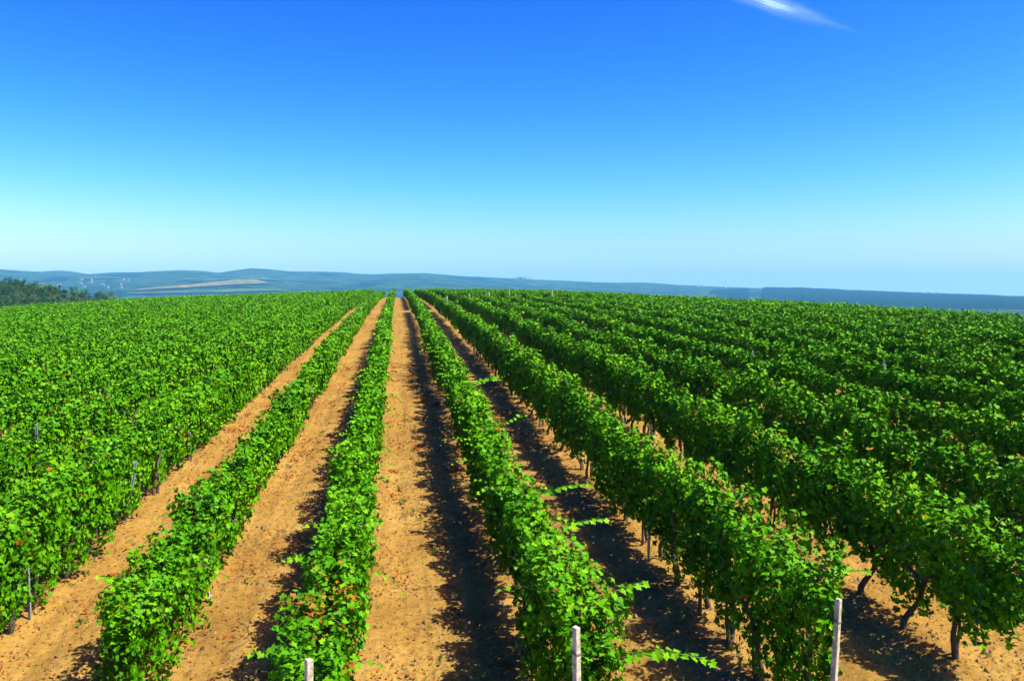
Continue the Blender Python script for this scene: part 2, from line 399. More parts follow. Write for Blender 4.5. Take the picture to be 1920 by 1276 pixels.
def shoots(L, st, dr, ln, droop=.85, step=.06, big=.085):
    m = len(st)
    if not m: return
    K = int(np.ceil(ln.max() / step))
    prev = None
    for j in range(K):
        s = (j + .5) * step
        act = s < ln
        if not act.any(): break
        q = st + dr * s + np.array([0, 0, -1.0]) * (droop * s * s)[..., None] if np.ndim(droop) else st + dr * s - np.array([0, 0, droop * s * s])
        q = q.copy()
        qa = q[act]; g = gz(qa[:, 0], qa[:, 1]); ok = qa[:, 2] > .08
        side = (1 if j % 2 else -1)
        la = nz(np.cross(dr[act], np.array([0, 0, 1.0]))) * side
        fr = 1 - .40 * (s / ln[act])
        rr = np.hypot(qa[:, 0], qa[:, 1])
        size = big * fr * RNG.uniform(.8, 1.2, len(qa)) * np.clip((rr / 20) ** .7, 1, 3)
        pos = qa + la * .05 + np.stack((0 * g, 0 * g, g), 1)
        nr = np.array([.05, -.05, .8]) + la * .35 + RNG.normal(0, .35, (len(qa), 3))
        tip = la * .9 + dr[act] * .5 + np.array([0, 0, -.45]) + RNG.normal(0, .3, (len(qa), 3))
        tint = np.clip(.55 + .45 * (s / ln[act]) * RNG.uniform(.4, 1, len(qa)) + RNG.normal(0, .12, len(qa)), 0, 1)
        for kind, lo, hi in ((0, 0, 17), (1, 17, 44), (2, 44, 999)):
            w_ = ok & (rr >= lo) & (rr < hi)
            L.add(pos[w_], nr[w_], tip[w_], size[w_], kind, tint[w_], np.zeros(w_.sum()))
        if prev is not None:
            near = act & (np.hypot(st[:, 0], st[:, 1]) < 16)
            if near.any():
                a_, b_ = prev[near].copy(), q[near].copy()
                a_[:, 2] += gz(a_[:, 0], a_[:, 1]); b_[:, 2] += gz(b_[:, 0], b_[:, 1])
                L.stick(a_, b_, .006)
        prev = q

# ------------------------------------------------------------------ vine trunks (a few shapes, copied along the rows)
def trunk_mesh(seed):
    g = np.random.default_rng(seed); b = MB()
    h = g.uniform(.48, .74); lean = g.normal(0, .07, 2)
    zs = np.linspace(-.05, h, 8)
    pts = np.stack((lean[0] * zs + .04 * np.sin(zs * 8 + g.uniform(0, 6)), lean[1] * zs * 1.6 + .045 * np.sin(zs * 7 + g.uniform(0, 6)), zs), 1)
    rad = np.linspace(.046, .028, 8) * g.uniform(.75, 1.25); rad[0] *= 1.35; rad[-1] *= 1.25
    b.tube(pts, rad, 9)
    for sgn in (-1, 1):
        L = g.uniform(.22, .45); s = np.linspace(0, 1, 6)
        p = pts[-1] + np.stack((g.normal(0, .06) * s, sgn * L * s, .45 * s ** .8 + .03 * np.sin(s * 9)), 1); p[0] = pts[-2]
        b.tube(p, np.linspace(.032, .014, 6), 7)
    if g.random() < .5:
        s = np.linspace(0, 1, 6); d = g.normal(0, .10, 2)
        p = np.stack((.07 + d[0] * s, .10 + d[1] * s + .03 * np.sin(s * 6), -.05 + s * h * 1.05), 1)
        b.tube(p, np.linspace(.034, .018, 6), 7)
    o = b.build('trunk', M_BARK, None, True, .003)
    me = o.data; bpy.data.objects.remove(o); return me
TRUNKS = [trunk_mesh(i + 3) for i in range(6)]

# ------------------------------------------------------------------ vine rows
ALLEY0, ALLEY1 = 99.0, 104.5
ORD = ['', 'first', 'second', 'third', 'fourth', 'fifth', 'sixth', 'seventh', 'eighth', 'ninth', 'tenth', 'eleventh', 'twelfth', 'thirteenth', 'fourteenth',
       'fifteenth', 'sixteenth', 'seventeenth', 'eighteenth', 'nineteenth', 'twentieth', 'twenty-first', 'twenty-second', 'twenty-third', 'twenty-fourth',
       'twenty-fifth', 'twenty-sixth', 'twenty-seventh', 'twenty-eighth', 'twenty-ninth', 'thirtieth', 'thirty-first', 'thirty-second', 'thirty-third']
NEAR = {
    0: 'vine row left of the middle sandy path, its near end turning orange',
    1: 'vine row right of the middle path, long shoots reaching out at its front',
    2: 'vine row ending behind the tall leaning white concrete post',
    3: 'vine row with thick bare forked trunks, next right of the tall leaning post',
    -1: 'low bushy vine row between the two bare sandy strips left of the middle path',
    -2: 'vine row sunlit down to a dark trunk line, left of the leftmost bare sandy strip',
}
def row_label(k, far):
    n = k if k >= 1 else 1 - k
    side = 'right' if k >= 1 else 'left'
    if not far:
        return NEAR.get(k) or 'green vine row, %s to the %s of the middle sandy path' % (ORD[n], side)
    return 'far vine row past the cross track, continuing the %s row %s of the path' % (ORD[n], side)

def front_y(k): return 10.4 if k == -1 else 7.4 + .5 * k
HANG = {0: [(7.2, 9.5, .7)], 1: [(7.6, 9.4, .85)], 2: [(8.2, 11.2, .95), (12.5, 13.6, .4)], -1: [(9.6, 14, 1.0), (15, 18, .5)], -2: [(6, 11, .3), (15.2, 16.6, .4)], 3: [(9, 9.6, .2)]}
special = {
    1: ([(.1, 8.1, 1.35, .93, -.02, .30, 1.25), (.15, 8.25, 1.3, .9, -.15, .35, .8), (.1, 8.6, 1.75, .80, .2, .35, .75), (.25, 12.6, 1.8, .9, .1, .35, .85), (.25, 11.1, 1.75, .9, .1, .30, .7), (.2, 23.5, 1.9, .9, .1, .5, 1.0), (.2, 24.2, 1.8, .95, 0, .4, .9), (.2, 17.5, 1.9, .9, .3, .5, .7)]),
    0: ([(-.2, 11.0, 1.6, -.95, -.2, .3, .55), (-.2, 8.6, 1.5, -.9, -.2, .3, .55)]),
    -1: ([(-.2, 11.5, 1.3, -.85, -.3, .5, .45), (.2, 11.7, 1.1, .9, .1, .5, .45)]),
    2: ([(.2, 10.5, 1.6, .8, -.2, .4, .7), (.2, 9.0, 1.7, .7, -.5, .4, .6)]),
}
GROUP = 'long trellised vine rows of the vineyard'
nleaf = 0
for k in range(-33, 24):
    X = rowx(k); n_side = k if k >= 1 else 1 - k
    if n_side >= len(ORD): continue
    fmin = front_y(k)
    vis = abs(X) / math.tan(R(31.0)) - 9 if X < 0 else X / math.tan(R(45.0)) - 9
    y0 = max(fmin, vis, 4.5)
    # where the row drops out of sight behind the dome
    yy = y0
    while yy < 220 and math.hypot(X, yy) < crest(X, yy) * 1.04 + 10: yy += 1.0
    yend = yy
    if yend - y0 < 4: continue
    for far, (a, b) in ((False, (y0, min(yend, ALLEY0))), (True, (max(y0, ALLEY1), yend))):
        if b - a < 4: continue
        off = (X, a, float(gz(X, a)))
        L = make_canopy(k, a, b, None, off, HANG.get(k, ()) if not far else ())
        if L is None: continue
        if not far and k in special:
            A = np.array(special[k]); st = np.stack((X + A[:, 0], A[:, 1], A[:, 2]), 1)
            shoots(L, st, nz(A[:, 3:6]), A[:, 6], droop=.30, step=.05, big=.115)
        root = empty('vine_row', off)
        tag(root, row_label(k, far), 'vine row', GROUP if not far else 'vine rows of the far block beyond the cross track')
        L.build('canopy', [M_VINE, M_CANE], root, off); nleaf += L.n
        if not far and -6 <= k <= 7:
            g = np.random.default_rng(100 + k)
            for j in range(int(math.ceil((a + .3) / 1.1)), int(min(b, 62) / 1.1)):
                y = 1.1 * j + g.normal(0, .08); x = X + g.normal(0, .04)
                if math.hypot(x, y) > 60 or (k < 0 and y < abs(x) / math.tan(R(27)) - 2): continue
                t = bpy.data.objects.new('trunk', TRUNKS[g.integers(0, 6)]); C.objects.link(t); t.parent = root
                t.location = (x - off[0], y - off[1], float(gz(x, y)) - off[2])
                t.rotation_euler = (0, 0, g.normal(0, .25) + (math.pi if g.random() < .5 else 0)); s = g.uniform(.85, 1.3); t.scale = (s, s, g.uniform(.9, 1.1))
print('leaf verts', nleaf)

# ------------------------------------------------------------------ trellis posts
def concrete_post(x, y, h, label, lean=(0, 0), wd=.057, ties=(.24, .92)):
    z = float(gz(x, y)); root = empty('concrete_post', (x, y, z)); root.rotation_euler = (lean[1], lean[0], .55 + RNG.normal(0, .08))
    b = MB(); n = 9; c = .18
    sec = [(-1, -1 + c), (-1 + c, -1), (1 - c, -1), (1, -1 + c), (1, 1 - c), (1 - c, 1), (-1 + c, 1), (-1, 1 - c)]
    zs = np.append(np.linspace(-.3, h - .012, n), h)
    V = []
    for i, zz in enumerate(zs):
        q = wd * .5 * (1.08 - .10 * max(zz, 0) / h) * (.86 if i == n else 1)
        for (sx, sy) in sec: V.append((sx * q + RNG.normal(0, .0016), sy * q * 1.05 + RNG.normal(0, .0016), zz + (RNG.normal(0, .004) if i >= n - 1 else 0)))
    F = [(i * 8 + a, i * 8 + (a + 1) % 8, (i + 1) * 8 + (a + 1) % 8, (i + 1) * 8 + a) for i in range(n) for a in range(8)] + [tuple(n * 8 + a for a in range(8))]
    b.add(V, F); b.build('post_body', M_CONC, root)
    for d in ties:
        t = MB(); a = np.linspace(0, 2 * math.pi, 17); q = wd * .5 + .004
        px = np.clip(1.35 * np.cos(a), -1, 1) * q; py = np.clip(1.35 * np.sin(a), -1, 1) * q * 1.05
        for dz in (0, .012): t.tube(np.stack((px, py, h - d + dz + .012 * np.sin(a)), 1), .0032, 6, cap=False)
        t.build('wire_tie', M_WIRE, root)
    tag(root, label, 'post', 'concrete trellis posts'); return root

def steel_stake(x, y, h, label, lean=(0, 0)):
    z = float(gz(x, y)); root = empty('metal_stake', (x, y, z)); root.rotation_euler = (lean[1], lean[0], RNG.normal(0, .3))
    # open hat-section profile with hooks for the wires
    t = .0035; pr = [(-.030, -.012), (-.016, -.012), (-.016, .016), (.016, .016), (.016, -.012), (.030, -.012)]
    V = []; F = []
    for zz in (-.35, h):
        for (a, c) in pr: V.append((a, c, zz))
        for (a, c) in pr: V.append((a * .86, c - (t if abs(a) < .03 else -t), zz))
    m = 6
    for i in range(m - 1):
        F += [(i, i + 1, 12 + i + 1, 12 + i), (m + i + 1, m + i, 12 + m + i, 12 + m + i + 1), (12 + i, 12 + i + 1, 12 + m + i + 1, 12 + m + i)]
    F += [(0, 12, 12 + m, m), (m - 1, 2 * m - 1, 12 + 2 * m - 1, 12 + m - 1)]
    b = MB(); b.add(V, F); b.build('stake_profile', M_STEEL, root)
    for zz in (.75, 1.15, 1.55, 1.9):
        if zz < h - .03:
            hk = MB(); hk.box((.0165, -.006, zz), (.034, .010, zz + .012)); hk.box((.028, -.006, zz + .012), (.034, .010, zz + .030)); hk.build('wire_hook', M_STEEL, root)
    tag(root, label, 'stake', 'galvanised metal trellis stakes'); return root

concrete_post(rowx(0) - .02, 7.30, 2.02, 'short visible tip of a white concrete post at the bottom edge, among leaves', (.01, 0))
concrete_post(rowx(1) - .26, 7.45, 2.05, 'white concrete end post with a wire tie, in front of the arching vine shoots', (-.02, .0))
concrete_post(rowx(2) + .03, 8.37, 1.70, 'tall leaning white concrete end post with two wire ties, rightmost of the front posts', (.035, .02))
concrete_post(rowx(-1) + .27, 13.9, .20, 'pale post foot showing at the base of the low bushy row', (0, 0), .055, ())
for k, y, h, lab in (
    (2, 80, 2.12, 'small far post where the second row right of the path nears the crest'),
    (3, 87, 2.05, 'small far post at the crest, in the third row right of the path'),
    (4, 92, 2.05, 'small far post at the crest, in the fourth row right of the path'),
    (5, 96, 2.10, 'small far post at the crest, in the fifth row right of the path'),
    (7, 98, 2.10, 'farthest right of the small pale posts near the crest')):
    concrete_post(rowx(k) + .05, y, h + .22, lab, (RNG.normal(0, .02), 0), .10, (.3,))
for k, dx, y, h, lean, lab in (
    (-2, .16, 13.7, .85, (-.03, 0), 'blue-grey metal stake at lower left, beside a gnarled trunk'),
    (-2, .14, 24.2, .85, (-.05, 0), 'blue-grey metal stake at the foot of the left row, beside the leftmost sandy strip'),
    (-2, .02, 18.9, 1.30, (.16, 0), 'blue-grey metal stake poking out of the leaves on the sunlit left row'),
    (2, -.20, 14.3, .72, (.02, 0), 'thin metal stake in a sunlit gap under the second row right of the path'),
    (3, -.12, 19.8, 1.2, (.02, 0), 'dark metal stake under the third row, in the farther sunlit gap'),
    (3, -.12, 26.0, 1.3, (0, 0), 'thin grey stake under the third row, well beyond the sunlit gap'),
    (4, .05, 17.0, 1.92, (.03, 0), 'blue stake tip above the leaves of the fourth row right of the path'),
    (6, .05, 25.0, 1.92, (0, 0), 'dark blue stake tip above the sixth row at the right'),
    (5, .05, 29.0, 1.92, (.02, 0), 'thin stake tip above the fifth row right of the path'),
    (-5, .10, 32.0, 1.86, (0, 0), 'pale stake tip above the leaves far up the left side'),
    (-3, .10, 20.6, 1.88, (0, 0), 'whitish stake tip near the left edge of the leaf mass')):
    steel_stake(rowx(k) + dx, y, h, lab, lean)

# ------------------------------------------------------------------ litter on the soil: fallen leaves, clods, twigs, weeds
def ground_z(x, y): return gz(x, y) + micro(x, y) * np.clip((70 - np.hypot(x, y)) / 30, 0, 1)

def fallen_leaves():
    L = Leaves(); P = []
    for k in range(-3, 8):
        for _ in range(95 if k in (-1, 0, 1, -2) else 30):
            cy = 6 + 40 * RNG.random() ** 1.5; cx = rowx(k) + PITCH * RNG.choice([.16, .24, .30, .5, .72, .80, .84])
            n = RNG.integers(6, 50); sp = RNG.uniform(.08, .34)
            P.append(np.stack((cx + RNG.normal(0, sp, n), cy + RNG.normal(0, sp * 1.5, n)), 1))
        n = 700; P.append(np.stack((rowx(k) + PITCH * RNG.random(n), 6 + 40 * RNG.random(n) ** 1.4), 1))
    P = np.concatenate(P); n = len(P)
    P3 = np.stack((P[:, 0], P[:, 1], ground_z(P[:, 0], P[:, 1]) + .022), 1)
    rr = np.hypot(P[:, 0], P[:, 1])
    L.add(P3, np.array([0, 0, 1.0]) + RNG.normal(0, .38, (n, 3)), RNG.normal(0, 1, (n, 3)), RNG.uniform(.022, .052, n) * np.clip(rr / 18, 1, 1.6), 1, RNG.random(n), np.ones(n))
    m = leaf_material('dry_leaf', (.3, .1, .03), (.3, .1, .03), (.3, .1, .03), (.50, .17, .07), ((.34, .115, .022), (.28, .052, .013)), .2, .7, (1, 1, 1))
    tag(L.build('fallen_leaves', m), 'dry red and orange vine leaves scattered on the sandy paths', kind='stuff')
fallen_leaves()

def clods():
    n = 80000
    y = 5.5 + 40 * RNG.random(n) ** 1.6; x = rowx(0) + (RNG.random(n) - .45) * (8 + y * 1.0)
    c = np.stack((x, y, ground_z(x, y)), 1); s = RNG.gamma(2.0, .0055, n) + .005
    O = np.array([(1, 0, 0), (-1, 0, 0), (0, 1, 0), (0, -1, 0), (0, 0, 1), (0, 0, -1)], float)
    F = np.array([(0, 2, 4), (2, 1, 4), (1, 3, 4), (3, 0, 4), (2, 0, 5), (1, 2, 5), (3, 1, 5), (0, 3, 5)])
    V = c[:, None] + s[:, None, None] * (O[None] * RNG.uniform(.5, 1.5, (n, 6, 1)) + RNG.normal(0, .25, (n, 6, 3)))
    fa = (F[None] + (np.arange(n) * 6)[:, None, None]).reshape(-1, 3)
    tag(mesh_np('soil_clods', V.reshape(-1, 3), [fa], M_CLOD), 'small clods and stones on the tilled soil', kind='stuff')
clods()

def twigs():
    b = MB()
    spots = [(rowx(1) - .45, 9.4, 26), (rowx(1) - .5, 8.2, 18), (rowx(2) - .5, 9.0, 22), (rowx(0) + 1.3, 9.5, 10), (rowx(-2) + 1.2, 10, 14), (rowx(-1) + 1.1, 14, 10), (rowx(2) - .4, 12, 14), (rowx(3) - .6, 11, 16)]
    for (cx, cy, n) in spots:
        for _ in range(n):
            x = cx + RNG.normal(0, .45); y = cy + RNG.normal(0, 1.3); a = RNG.uniform(0, math.pi); l = RNG.uniform(.2, .7)
            s = np.linspace(-.5, .5, 5); cv = RNG.normal(0, .2)
            px = x + l * s * math.cos(a) - cv * l * s * s * math.sin(a); py = y + l * s * math.sin(a) + cv * l * s * s * math.cos(a)
            b.tube(np.stack((px, py, ground_z(px, py) + .015 + .03 * RNG.random() * (s + .5)), 1), RNG.uniform(.003, .006), 5)
    tag(b.build('dry_prunings', M_TWIG), 'dry vine prunings lying in the shade of the rows', kind='stuff')
twigs()

def weeds():
    L = Leaves(); b = []
    for k in range(-2, 6):
        for _ in range(110 if k <= 1 else 40):
            y = 6.5 + 40 * RNG.random() ** 1.1; x = rowx(k) + PITCH * RNG.choice([.10, .33, .5, .5, .52, .48, .86]) + RNG.normal(0, .10)
            n = RNG.integers(5, 14); h = RNG.uniform(.04, .12)
            p = np.stack((x + RNG.normal(0, .06, n), y + RNG.normal(0, .08, n), np.zeros(n)), 1); p[:, 2] = ground_z(p[:, 0], p[:, 1]) + h * .3
            tip = np.array([0, 0, 1.0]) + RNG.normal(0, .55, (n, 3)); nr = RNG.normal(0, 1, (n, 3))
            L.add(p, nr, tip, h * RNG.uniform(.3, .7, n), 2, np.clip(RNG.normal(.4, .2, n), 0, 1), np.zeros(n))
    for (cx, cy, n) in ((rowx(1) - .72, 10.2, 26), (rowx(1) - .62, 12.0, 12), (rowx(0) + 1.1, 10.6, 10), (rowx(0) + 1.0, 18, 14), (rowx(0) + .95, 22, 10), (rowx(-1) + 1.6, 16, 12)):
        x = cx + RNG.normal(0, .09, n); y = cy + RNG.normal(0, .16, n); g = ground_z(x, y)
        P0 = np.stack((x, y, g), 1); d = nz(np.array([0, 0, 1.0]) + RNG.normal(0, .5, (n, 3))); h = RNG.uniform(.12, .32, n)[:, None]
        side = nz(np.cross(d, RNG.normal(0, 1, (n, 3)))) * .006
        P1 = P0 + d * h * .6; P2 = P0 + d * h + np.array([0, 0, -.25]) * h * .5 + d * np.array([1, 1, 0]) * h * .5
        co = np.stack((P0 - side, P0 + side, P1 + side, P1 - side, P2), 1); b.append(co)
    co = np.concatenate(b); n = len(co); fa = (np.array([(0, 1, 2), (0, 2, 3), (3, 2, 4)])[None] + (np.arange(n) * 5)[:, None, None]).reshape(-1, 3) + L.n
    L.c.append(co.reshape(-1, 3)); L.f.append(fa); L.n += n * 5; L.t.append(np.repeat(RNG.uniform(.5, 1, n), 5)); L.r.append(np.zeros(n * 5)); L.m.append(np.zeros(len(fa)))
    m = leaf_material('weed_leaf', (.05, .10, .008), (.09, .15, .015), (.18, .19, .05), (.08, .12, .03), trans=.3)
    tag(L.build('weeds', m), 'sparse small weeds and grass on the sandy paths', kind='stuff')
weeds()

# ------------------------------------------------------------------ far country
def hill_height(tab, r0, r1, shape=1.15):
    A = np.array(tab)
    def h(th, r):
        top = EYE + np.interp(np.degrees(th), A[:, 0], A[:, 1]) * r1
        t = np.clip((r - r0) / (r1 - r0), 0, 1.6)
        up = BASE + (top - BASE) * np.where(t < 1, t ** shape, 1 - .35 * (t - 1) ** 1.5)
        return up
    return h

def hill_material(name, stops, sc1=.0016, sc2=.012, patch=True, speck=.05):
    m, t, b, out = mat(name)
    tc = N(t, 'ShaderNodeTexCoord'); P = tc.outputs['Object']
    n1 = N(t, 'ShaderNodeTexNoise', Scale=sc1, Detail=6.0, Roughness=.6, Distortion=.6); t.links.new(P, n1.inputs['Vector'])
    n2 = N(t, 'ShaderNodeTexNoise', Scale=sc2, Detail=5.0, Roughness=.7); t.links.new(P, n2.inputs['Vector'])
    r = ramp(t, stops); t.links.new(n1.outputs['Fac'], r.inputs[0])
    r2 = ramp(t, ((.38, (.55, .6, .6)), (.6, (1.1, 1.1, 1.05)))); t.links.new(n2.outputs['Fac'], r2.inputs[0])
    c = mixc(t, .9, r.outputs[0], r2.outputs[0], 'MULTIPLY')
    t.links.new(c, b.inputs['Base Color']); b.inputs['Roughness'].default_value = 1; b.inputs['Specular IOR Level'].default_value = 0
    bp = N(t, 'ShaderNodeBump', Strength=.8, Distance=12.0); t.links.new(n2.outputs['Fac'], bp.inputs['Height']); t.links.new(bp.outputs[0], b.inputs['Normal'])
    return m

def polar_mesh(name, hfun, th0, th1, nth, ra, rb, nr, m, rough=None, kind='structure', label=None):
    T, Rr = np.meshgrid(np.radians(np.linspace(th0, th1, nth)), np.linspace(ra, rb, nr))
    X, Y = Rr * np.sin(T), Rr * np.cos(T); Z = hfun(T, Rr)
    if rough is not None: Z = Z + rough(X, Y, T, Rr)
    i = np.arange(nr - 1)[:, None] * nth; j = np.arange(nth - 1)[None, :]
    F = np.stack((i + j, i + nth + j, i + nth + j + 1, i + j + 1), -1).reshape(-1, 4)[:, ::-1]
    o = mesh_np(name, np.stack((X, Y, Z), -1).reshape(-1, 3), [F], m, smooth=True)
    tag(o, label, kind=kind); return o

TAB_A = [(-60, .014), (-29.37, .0198), (-25.8, .0238), (-23.24, .0256), (-21.64, .0238), (-19.7, .0226), (-18.71, .0211), (-16.52, .0227), (-15.01, .0249), (-13.47, .0264), (-12.22, .0257), (-11.27, .0238), (-10.3, .0266), (-9.39, .0285), (-8.35, .0269), (-7.02, .0249), (-5.34, .0242), (-3.63, .0244), (-1.56, .0233), (-.16, .0246), (1.96, .025), (4.08, .0217), (7.65, .0186), (9.44, .0167), (11.93, .0142), (14.06, .0126), (16.16, .0113), (17.9, .0097), (20.99, .0066), (24.65, .0035), (30, -.002), (60, -.004)]
TAB_B = [(-60, .012), (-29.38, .0159), (-21.64, .0217), (-20.95, .024), (-20.26, .0247), (-19.7, .0243), (-18.71, .0214), (-16.23, .0182), (-1.56, .0135), (12.64, .0105), (15.46, .011), (17.56, .0119), (19.62, .0106), (21.15, .009), (23.99, .0071), (32.44, .0016), (40.64, -.0042), (60, -.005)]
TAB_C = [(17.0, -.012), (17.91, -.0075), (20.31, -.0012), (20.79, .0008), (21.16, .0020), (23.17, .0032), (23.99, .0040), (26.27, .0036), (29.42, .0008), (33.03, -.0021), (36.71, -.0044), (38.59, -.0065), (42.14, -.0093), (60, -.012)]
TAB_D = [(-60, .024), (-28.21, .0205), (-25.81, .0170), (-23.26, .0123), (-22.6, .0113), (-21.93, .0084), (-20.98, .0056), (-20.29, .0030), (-19.73, .0004), (-18.6, -.0022), (-17.73, -.0036), (-16.55, -.0056), (-14.75, -.0090), (-12, -.03)]
HA = hill_height(TAB_A, 3000, 7000); HB = hill_height(TAB_B, 7050, 8000); HC = hill_height(TAB_C, 3600, 6000, 1.0); HD = hill_height(TAB_D, 240, 650, .8)
def roughA(X, Y, T, Rr):
    f = np.clip((Rr - 3000) / 1500, 0, 1) * np.clip(np.abs(7000 - Rr) / 500, .12, 1)
    return f * 90 * (fbm(X / 900, Y / 900, n=3) - .5)
M_HA = hill_material('hill_woodland', ((.34, (.002, .014, .005)), (.45, (.004, .026, .007)), (.49, (.025, .08, .012)), (.54, (.05, .085, .02)), (.57, (.004, .026, .007)), (.63, (.025, .08, .012)), (.68, (.08, .10, .03)), (.74, (.01, .04, .01))), .0034, .014)
M_HB = hill_material('far_ridge_woodland', ((.3, (.006, .02, .008)), (.6, (.02, .04, .012)), (.7, (.06, .06, .03))))
polar_mesh('hills', HA, -60, 60, 900, 3000, 8400, 110, M_HA, roughA, label='long blue wooded hills across the horizon')
polar_mesh('distant_hills', HB, -60, 60, 500, 7050, 8500, 40, M_HB, lambda X, Y, T, Rr: 30 * (fbm(X / 1300, Y / 1300, n=3) - .5) * np.clip(np.abs(8000 - Rr) / 500, .1, 1), label='faint farthest blue ridge behind the hills')

def surf_r(hf, th, el, ra, rb, rough=None):
    """distance at which the slope is seen under elevation el"""
    r = np.linspace(ra, rb, 1500); z = hf(np.full_like(r, th), r)
    if rough is not None: z = z + rough(r * math.sin(th), r * math.cos(th), th, r)
    e = (z - EYE) / r; i = int(np.argmax(e >= el)); return r[i] if e.max() >= el else r[int(e.argmax())]

# pale stubble fields on the hill: sheets lying on the slope
def field_sheet(name, poly, m, label):
    """poly: list of (azimuth deg, lower elevation, upper elevation)"""
    A = np.array(poly); th = np.radians(np.linspace(A[0, 0], A[-1, 0], 60)); V = []
    lo = np.interp(np.degrees(th), A[:, 0], A[:, 1]); hi = np.interp(np.degrees(th), A[:, 0], A[:, 2])
    for t, a, b in zip(th, lo, hi):
        ra, rb = surf_r(HA, t, a, 3000, 6950, roughA), surf_r(HA, t, b, 3000, 6950, roughA)
        for s in np.linspace(0, 1, 9):
            r = ra + (rb - ra) * s; x, y = r * math.sin(t), r * math.cos(t)
            V.append((x, y, float(HA(np.array(t), np.array(r)) + roughA(np.array(x), np.array(y), t, np.array(r))) + 9))
    F = [(i * 9 + j, (i + 1) * 9 + j, (i + 1) * 9 + j + 1, i * 9 + j + 1) for i in range(59) for j in range(8)]
    tag(mesh_np(name, np.array(V), [np.array(F)], m, smooth=True), label, kind='structure')
M_STRAW = hill_material('straw_field', ((.3, (.10, .12, .025)), (.5, (.19, .17, .04)), (.7, (.27, .23, .09))), .004, .02)
M_PASTURE = hill_material('pasture', ((.3, (.03, .08, .015)), (.55, (.07, .12, .02)), (.7, (.13, .15, .04))), .004, .02)
field_sheet('straw_field', [(-16.0, .0030, .0040), (-14.5, .0044, .0066), (-12.9, .0060, .0092), (-11.2, .0084, .0128), (-10.2, .0096, .0152), (-9.0, .0102, .0152), (-8.4, .0112, .0122)], M_STRAW, 'pale straw-coloured field lying on the blue hill')
field_sheet('pasture', [(-12.0, .0140, .0150), (-11.0, .0150, .0168), (-9.6, .0160, .0182), (-8.4, .0150, .0180), (-7.4, .0146, .0152)], M_PASTURE, 'light green meadow above the straw field')
field_sheet('meadow', [(-19.8, .0150, .0156), (-18.2, .0152, .0172), (-17.0, .0165, .0172)], M_PASTURE, 'pale meadow strip on the left part of the hills')
field_sheet('valley_field', [(-16.6, -.0012, .0004), (-14, -.0004, .0022), (-11, .0004, .0040), (-8.6, .0020, .0050), (-7.0, .0030, .0036)], M_PASTURE, 'green valley field below the straw field')

# the near dark wooded hill on the right: terrain with a tall forest standing on it
def woodsC(X, Y, T, Rr):
    d = np.degrees(T)
    edge = np.clip((d - 20.6) / .12, 0, 1) * (1 - np.clip((d - 23.15) / .05, 0, 1) * (1 - np.clip((d - 23.95) / .05, 0, 1)))
    edge = np.maximum(edge * 1.0, 0)
    h = 23 * edge * np.clip((Rr - 3750) / 60, 0, 1)
    h = h + np.where(Rr > 3750, 11 * (fbm(X / 30, Y / 30, n=2) - .5) * edge, 0)
    return h
M_HC = hill_material('dense_woodland', ((.3, (.002, .014, .006)), (.55, (.005, .024, .009)), (.7, (.012, .038, .012))), .004, .05)
polar_mesh('forested_hill', lambda T, Rr: HC(T, Rr), 16.6, 60, 1100, 3600, 6500, 170, M_HC, woodsC, label='dark blue forested hill with a level tree line on the right')

# the near hillside wood on the left
M_HD = hill_material('scrub_slope', ((.3, (.03, .06, .02)), (.55, (.05, .09, .025)), (.7, (.10, .12, .04))), .03, .3)
polar_mesh('wooded_slope', HD, -60, -12, 240, 240, 900, 70, M_HD, label='slope under the wood at the left edge')

def blob_tree(L, c, rx, rz, n, size, tint, kind=2, red=0.0, lumps=5):
    """leaf clumps through the volume of a crown made of several lobes"""
    ce = np.stack((RNG.normal(0, .42, lumps) * rx, RNG.normal(0, .42, lumps) * rx, RNG.uniform(-.55, .6, lumps) * rz), 1)
    rr = RNG.uniform(.38, .66, lumps)
    i = RNG.integers(0, lumps, n); d = nz(RNG.normal(0, 1, (n, 3))); q = RNG.uniform(.5, 1.05, n) ** .6
    p = ce[i] + d * (rr[i] * q)[:, None] * np.array([rx, rx, rz])
    L.add(p + np.array(c), d + np.array([0, 0, .4]) + RNG.normal(0, .4, (n, 3)), RNG.normal(0, 1, (n, 3)), size * RNG.uniform(.7, 1.3, n), kind,
          np.clip(tint + RNG.normal(0, .16, n) + .12 * RNG.normal(0, 1, lumps)[i], 0, 1), np.full(n, red))

def left_wood():
    L = Leaves()
    for _ in range(1900):
        th = R(RNG.uniform(-32, -17.2)); r = 290 + 365 * RNG.random() ** .8
        x, y = r * math.sin(th), r * math.cos(th); z = float(HD(np.array(th), np.array(r)))
        if math.degrees(th) > -19.9 and RNG.random() < .6: continue
        s = RNG.uniform(1.6, 3.0) * (.7 if math.degrees(th) > -20.5 else 1)
        blob_tree(L, (x, y, z + s * .55), s, s * .95, 60, .75, RNG.uniform(.15, .75), lumps=3)
    tag(L.build('hillside_wood', [M_WOOD]), 'dark green wood covering the slope at the left edge', kind='stuff')
left_wood()

